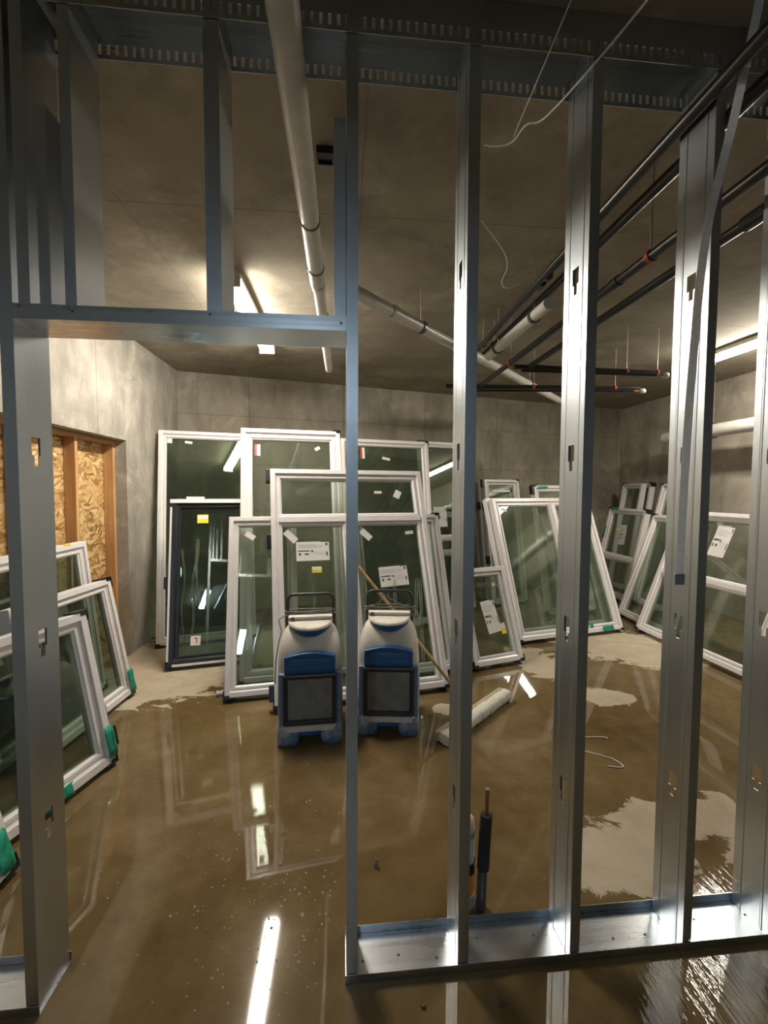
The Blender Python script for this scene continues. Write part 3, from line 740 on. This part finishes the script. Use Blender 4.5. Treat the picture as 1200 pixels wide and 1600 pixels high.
o = window([q[0] + n.x - .012, q[1] + n.y, q[2], q[3] - .04, q[4] + .0, q[5]], 'two-pane white window hidden behind the steeply leaning wide one', ('v', .60, 'p', 'p'), bw=.06, sash=.03)
q = Q['W12']
o = window(q, 'white window with green tape peeking over the steeply leaning wide window', ('h', .88, 'p', 'p'), prot=('BL', 'BR', 'TL')); tape(o, .14, q[4] - .028, .15, .03, 6); clip(o, 0, q[4] - .06, 'L')
q = Q['W13']
o = window(q, 'small white window with paper label standing alone on wet floor', bw=.062, sash=.02)
sticker(o, .29, .42, .15, .30, 'label', .12); sticker(o, .40, .30, .055, .1, 'yellow', .1)
for k in range(3): MB().tube([(.10 + .03 * k, .026, q[4] - .14 - .02 * k), (.25, .022, q[4] - .15 - .014 * k), (.42, .026, q[4] - .13 - .025 * k)], .006, 6).build('plastic_film', 'plastic_film', o)
q = Q['W14']
o = window(q, 'white window at far right corner behind the railed window, front of two', prot=('BL', 'BR', 'TL'), bw=.05)
window([q[0] + .125, q[1] - .01, q[2], q[3] + .02, q[4] + .01, q[5]], 'white window at far right corner, nearest the right wall', prot=('BL', 'BR', 'TR'), bw=.05)
q = Q['W15']
o = window(q, 'white window with middle rail and label, in the far right corner', ('h', .43, 'p', 'p'), prot=('BL', 'BR', 'TL'), sash=.03)
sticker(o, .42, q[4] * .70, .15, .30, 'label', .1); sticker(o, .28, q[4] * .74, .06, .08, 'yellow'); tape(o, .02, q[4] * .7, .05, .2, 8); tape(o, .15, q[4] - .02, .2, .03, 9); protector(o, q[3], q[4], 'TR')
o = window(Q['W16'], 'tall white window rising behind the right-hand leaning pair', prot=('BL', 'BR', 'TL'))
o = window(Q['W17'], 'white window overlapped by the railed window, leaning to right wall', prot=('BL', 'BR', 'TL'))
q = Q['W18']
o = window(q, 'front right white window with a rail across its middle and label', ('h', .50, 'p', 'p'), bw=.06, sash=.026)
sticker(o, .62, q[4] * .80, .19, .33, 'label', -.05); tape(o, q[3] - .28, q[4] - .012, .16, .03, 11)
o = window(Q['L1'], 'white window leaning at the chipboard, rearmost on the left side', bw=.06, sash=.035, glass='glass_dark', prot=('BL', 'BR'))
MB().box(1.28, 1.35, -.003, .03, Q['L1'][4] - .006, Q['L1'][4] + .004).build('sticker', 'sticker_yellow', o)
o = window(Q['L2'], 'square white window with green tape at its corner, second from back on left side', bw=.06, sash=.03, glass='glass_dark', prot=('BL', 'BR', 'TR'))
w, h = Q['L2'][3:5]
tape(o, w - .015, .10, .06, .17, 21); tape(o, w - .42, .03, .16, .07, 22); sticker(o, .47, .50, .08, .26, 'label', .12); protector(o, w, h, 'TR', s=.09)
o = window(Q['L3'], 'white window with green tape nearest the doorway on the left', bw=.065, sash=.03, glass='glass_dark', prot=('BL', 'BR', 'TR'))
w, h = Q['L3'][3:5]
tape(o, w - .02, .12, .06, .18, 31); tape(o, w - .40, .03, .22, .06, 32); sticker(o, w - .62, .38, .06, .16, 'plain', .2); clip(o, w, .13, 'R')
o = window(Q['L4'], 'white window corner with green tape at the left picture edge', bw=.065, sash=.03, glass='glass_dark')
w, h = Q['L4'][3:5]
tape(o, w - .05, .10, .07, .17, 41); tape(o, w - .3, .03, .2, .06, 42)
# grey pipe offcut on the floor beside the narrow window
c = onz(338, 1084, .018)
tag(MB().tube([(c.x, c.y, .019), (c.x + .55, c.y + .085, .019)], .018, 12).build('pipe_offcut', 'pvc_white'), 'grey pipe offcut lying under the narrow white window', 'pipe')

# ------------------------------------------------------------------ dehumidifiers
def sup(hx_, hy, z, cy=0.0, n=40, p=4.0):
    out = []
    for k in range(n):
        a = 2 * math.pi * k / n; c, s = math.cos(a), math.sin(a)
        out.append((hx_ * math.copysign(abs(c) ** (2 / p), c), cy + hy * math.copysign(abs(s) ** (2 / p), s), z))
    return out
def dehumidifier(x, y, yaw, label, cordside):
    e = empty('dehumidifier', Matrix.Translation((x, y, 0)) @ Matrix.Rotation(yaw, 4, 'Z'))
    # origin = middle of the base, front faces -y
    D = .185
    lv = [(.075, .190, D - .03, .01), (.10, .207, D - .005, .01), (.16, .212, D, .01), (.34, .210, D, .01), (.48, .206, D - .004, .012), (.56, .199, D - .014, .016), (.615, .188, D - .032, .024), (.655, .172, D - .052, .034), (.685, .150, D - .074, .044), (.700, .12, D - .095, .05)]
    MB().loft([sup(a, b, z, cy) for z, a, b, cy in lv]).build('body', 'dusty_body', e)
    # blue front bezel with arched top
    fy = -D + .008
    def arch(hw, z0, z1, rise, n=10): return [(-hw, z0), (hw, z0)] + [(hw - 2 * hw * i / n, z1 + rise * math.sin(math.pi * i / n)) for i in range(n + 1)]
    MB().prism(arch(.193, .115, .455, 0), fy - .012, fy + .03).build('bezel', 'dusty_blue', e, .006)
    pn = MB().prism(arch(.158, .452, .560, .026), fy - .016, fy + .03).build('front_panel', 'blue_clean', e, .006)
    MB().prism([(-.125, .478), (.125, .478), (.125, .545), (-.125, .545)], fy - .019, fy - .012).build('recess_plate', 'blue_label', pn, .003)
    MB().box(-.122, .122, fy - .0205, fy - .018, .505, .509).build('recess_line', 'blue_clean', pn)
    # grille
    gf = MB(); gf.ring(-.165, .135, .165, .452, [(0, fy - .03), (0, fy - .008), (.028, fy - .008), (.028, fy - .026), (.012, fy - .03)])
    g = gf.build('grille_frame', 'grille_black', e)
    MB().box(-.16, .16, fy - .034, fy - .026, .444, .456).build('frame_lip', 'steel_band', g)
    MB().box(-.14, .14, fy - .0135, fy - .0125, .16, .425).build('filter', 'filter_grey', e)
    m = MB()
    for s in (-1, 1):
        for k in range(-26, 27):
            # diagonal wires clipped to the opening
            dx, dz = .5, .866 * s; pts = []
            x0 = k * .0145
            ts = sorted([(-.138 - x0) / dx, (.138 - x0) / dx]); tz = sorted([(.162 - .2925) / dz, (.423 - .2925) / dz])
            t0, t1 = max(ts[0], tz[0]), min(ts[1], tz[1])
            if t1 - t0 < .01: continue
            a_ = Vector((x0 + dx * t0, fy - .017, .2925 + dz * t0)); b_ = Vector((x0 + dx * t1, fy - .017, .2925 + dz * t1))
            d = (b_ - a_) / 2; m.obox((a_ + b_) / 2, d, Vector((0, .0011, 0)), Vector((-dz, 0, dx)).normalized() * .0011)
    gm = m.build('grille_mesh', 'grille_black', e)
    # drip shelf and feet
    m = MB(); m.loft([[(-.165, fy - .004, .135), (.165, fy - .004, .135), (.165, fy + .03, .135), (-.165, fy + .03, .135)], [(-.165, fy - .034, .128), (.165, fy - .034, .128), (.165, fy + .03, .128), (-.165, fy + .03, .128)], [(-.15, fy - .038, .098), (.15, fy - .038, .098), (.15, fy + .03, .098), (-.15, fy + .03, .098)]], smooth=False)
    m.build('drip_shelf', 'dust_white', e, .006)
    MB().box(-.10, .10, fy - .010, fy + .04, .052, .10).build('skirt', 'blue_clean', e, .006)
    for s in (-1, 1):
        pr = [(.012, .062, .045, -.145), (.0, .066, .052, -.15)]
        rg = [sup(.050, .045, .001, -.155), sup(.066, .056, .012, -.155), sup(.072, .062, .05, -.15), sup(.070, .062, .10, -.142), sup(.062, .054, .135, -.135)]
        rg = [[(px * (1 if True else 1) + s * .135, py, pz) for px, py, pz in r_] for r_ in rg]
        MB().loft(rg).build('foot', 'dusty_foot', e)
        MB().tube([(s * .175, .13, .075), (s * .215, .13, .075)], .074, 24).build('wheel', 'black_plastic', e)
    # console on top
    n = 22
    def half(rx, ry, z, yb=.05, slope=.0):
        pts = [(-rx, yb, z + slope * .0)]
        for i in range(n + 1):
            a = math.pi + math.pi * i / n; pts.append((rx * math.cos(a), yb - .03 + ry * math.sin(a), z + slope * (ry * math.sin(a))))
        return pts + [(rx, yb, z)]
    MB().loft([half(.118, .122, .670, slope=.12), half(.136, .146, .700, slope=.12), half(.142, .154, .7225, slope=.12)], smooth=False).build('console_base', 'blue_clean', e, .003)
    MB().loft([half(.146, .158, .723, slope=.12), half(.146, .158, .731, slope=.12), half(.137, .150, .739, slope=.12)], smooth=False).build('console_lid', 'dust_white', e, .003)
    MB().box(-.145, .145, -.005, .055, .739, .760).build('console_hinge', 'dust_white', e, .005)
    MB().tube([(-.115, -.005, .750), (-.115, -.012, .750)], .012, 12).build('knob', 'steel_dark', e)
    # handle
    hw = .158; P_ = [(-hw, .13, .50), (-hw, .135, .70), (-hw, .14, .80)] + [tuple(v) for v in arc((-hw + .04, .145, .835), (-1, 0, 0), (0, 0, 1), .04, 0, math.pi / 2, 5)] + [tuple(v) for v in arc((hw - .04, .145, .835), (0, 0, 1), (1, 0, 0), .04, 0, math.pi / 2, 5)] + [(hw, .14, .80), (hw, .135, .70), (hw, .13, .50)]
    MB().tube(P_, .0120, 10).build('handle', 'handle_black', e)
    # cord wound at the handle
    rr_ = random.Random(3 if cordside < 0 else 8); pts = []
    for i in range(56):
        a = 2 * math.pi * i / 18; jx = .010 * (rr_.random() - .5)
        pts.append((.172 * math.cos(a) + jx, .125 + .045 * math.sin(a), .755 + .012 * math.sin(a * .31) + .008 * rr_.random()))
    if cordside < 0:
        pts += [(-.18, .10, .74), (-.205, .06, .70), (-.19, .04, .66), (-.205, .0, .60), (-.219, -.05, .50), (-.222, -.08, .42), (-.222, -.09, .36)]
    else:
        pts += [(.19, .10, .74), (.215, .06, .69), (.20, .04, .64), (.18, .08, .70), (.10, .10, .78), (-.03, .12, .84), (-.05, .12, .868), (-.07, .11, .80), (-.15, .11, .76)]
    MB().tube(smooth(pts, 2), .0042, 6).build('power_cord', 'grey_cord', e)
    tag(e, label, 'dehumidifier', 'dehumidifiers'); return e
dehumidifier(-.218, 2.885, math.radians(3), 'dusty blue and white dehumidifier left of the doorway jamb stud', -1)
dehumidifier(.315, 2.945, math.radians(-7), 'dusty blue and white dehumidifier right of the doorway jamb stud, broom stick behind', 1)

# ------------------------------------------------------------------ push broom
a_, b_ = Vector((.605, 2.62, .0)), Vector((1.235, 3.185, .0))
d = (b_ - a_).normalized(); n_ = Vector((-d.y, d.x, 0)); mid = (a_ + b_) / 2; L = (b_ - a_).length / 2
e = empty('push_broom', Matrix(((d.x, n_.x, 0, mid.x), (d.y, n_.y, 0, mid.y), (0, 0, 1, 0), (0, 0, 0, 1))))
MB().box(-L, L, .012, .045, .012, .075).build('head_block', 'broom_wood', e, .008)
r = random.Random(2); rings = []
for i in range(65):
    x = -L + 2 * L * i / 64; ring_ = []
    k = .86 if i in (0, 64) else 1.0
    for j in range(12):
        an = 2 * math.pi * j / 12; ring_.append((x, -.028 + (.036 + .012 * r.random()) * (abs(math.cos(an)) ** .6 * math.copysign(1, math.cos(an))) * k, max(.002, .044 + (.034 + .012 * r.random()) * (abs(math.sin(an)) ** .6 * math.copysign(1, math.sin(an))) * k)))
    rings.append(ring_)
MB().loft(rings).build('bristles', 'bristle', e)
m = MB(); inv = e.matrix_world.inverted()
top = ony(560, 885, 3.42); h0 = Vector((0, .03, .06)); h1 = inv @ top
MB().tube([h0, h1], .0125, 12).build('handle', 'handle_wood', e)
MB().tube([h0 - (h1 - h0).normalized() * .03, h0 + (h1 - h0).normalized() * .09], .019, 12).build('socket', 'broom_wood', e)
tag(e, 'push broom with white bristles on wet floor, handle against divided window', 'broom')

# ------------------------------------------------------------------ pipe risers in the floor
c = ony(754, 1447, WY + SD + .055)
X0, Y0 = c.x, WY + SD + .06
e = empty('insulated_riser', loc=(X0, Y0, 0)); tag(e, 'black foam-wrapped riser with bare copper tip by the stud', 'pipe')
MB().tube([(-.006, 0, 0), (-.002, 0, .12), (0, 0, .20)], .019, 14).build('sleeve', 'steel_dark', e)
MB().tube([(0, 0, .16), (.004, 0, .26), (.010, 0, .372)], .023, 14).build('foam_wrap', 'foam_black', e)
MB().tube([(.010, 0, .36), (.012, 0, .455)], .0085, 10).build('copper_tube', 'copper', e)
MB().tube([(.012, 0, .455), (.012, 0, .472)], .010, 10).build('tip_cap', 'rod_steel', e)
c2 = ony(731, 1447, WY + SD + .055)
e = empty('drain_riser', loc=(c2.x - .004, Y0 + .035, 0)); tag(e, 'white drain riser with orange lower section behind the stud', 'pipe')
MB().tube([(0, 0, 0), (0, 0, .045)], .040, 20).build('base_collar', 'grey_plastic', e)
MB().tube([(0, 0, .045), (0, 0, .135)], .036, 20).build('orange_section', 'orange_plastic', e)
MB().tube([(0, 0, .135), (0, 0, .175)], .041, 20).build('rubber_coupling', 'black_plastic', e)
MB().tube([(0, 0, .175), (0, 0, .275)], .036, 20).build('white_section', 'pvc_white', e)
MB().tube([(0, 0, .275), (0, 0, .30)], .039, 20).build('grey_ring', 'grey_plastic', e)
MB().tube([(0, 0, .30), (0, 0, .335), (0, 0, .345)], [.036, .034, .02], 20).build('cap', 'cream_plastic', e)

# ------------------------------------------------------------------ litter on the wet floor
def fl(px, py, z=.004): return onz(px, py, z)
wire('wire_scrap', [fl(905, 1172), fl(930, 1178), fl(955, 1185), fl(962, 1188), fl(974, 1197), fl(966, 1199), fl(950, 1197)], .0035, 'white_cable', 'bent white wire scrap on the wet floor, nearer of two')
wire('wire_scrap', [fl(880, 1155), fl(915, 1152), fl(945, 1152), fl(948, 1154)], .0035, 'white_cable', 'straight white wire scrap on the wet floor, farther of two')
c = fl(588, 1354, 0)
tag(MB().tube([(c.x, c.y, 0), (c.x, c.y, .012), (c.x + .002, c.y, .026), (c.x, c.y, .036)], [.012, .010, .006, .002], 12).build('screw_anchor', 'rod_steel'), 'tiny shiny metal anchor sticking up from the wet floor right of jamb', 'anchor')
c = onz(1156, 1110, 0)
for px, py, lab in ((265 * .0 + 662, 1574, 'dark pebble on the wet floor before the floor track, left one'), (785, 1570, 'dark pebble on the wet floor before the floor track, right one')):
    c = onz(px, py, 0); r = random.Random(px)
    tag(MB().loft([[(c.x + .008 * k_ * math.cos(a * 1.047) * (.8 + .4 * r.random()), c.y + .006 * k_ * math.sin(a * 1.047) * (.8 + .4 * r.random()), z) for a in range(6)] for k_, z in ((.8, 0), (1, .004), (.5, .008))]).build('pebble', 'steel_dark'), lab, 'pebble')
r = random.Random(77); m = MB()
def drop(c, s):
    m.loft([[(c.x + s * k_ * math.cos(a * math.pi / 4), c.y + s * k_ * math.sin(a * math.pi / 4), z * s) for a in range(8)] for k_, z in ((1, 0), (.92, .35), (.6, .75), (.2, .95))])
for i in range(150):
    px = r.gauss(430, 75); py = r.gauss(1400, 85)
    if not (170 < px < 535 and 1180 < py < 1590): continue
    drop(onz(px, py, 0), .0022 + .0035 * r.random() ** 2)
for i in range(40):
    px = r.uniform(120, 520); py = r.uniform(1320, 1590); drop(onz(px, py, 0), .0022 + .002 * r.random())
b = m.build('water_bubbles', 'water_drop'); b['kind'] = 'stuff'; tag(b, 'scattered bubbles and specks floating on the muddy water', 'bubbles')
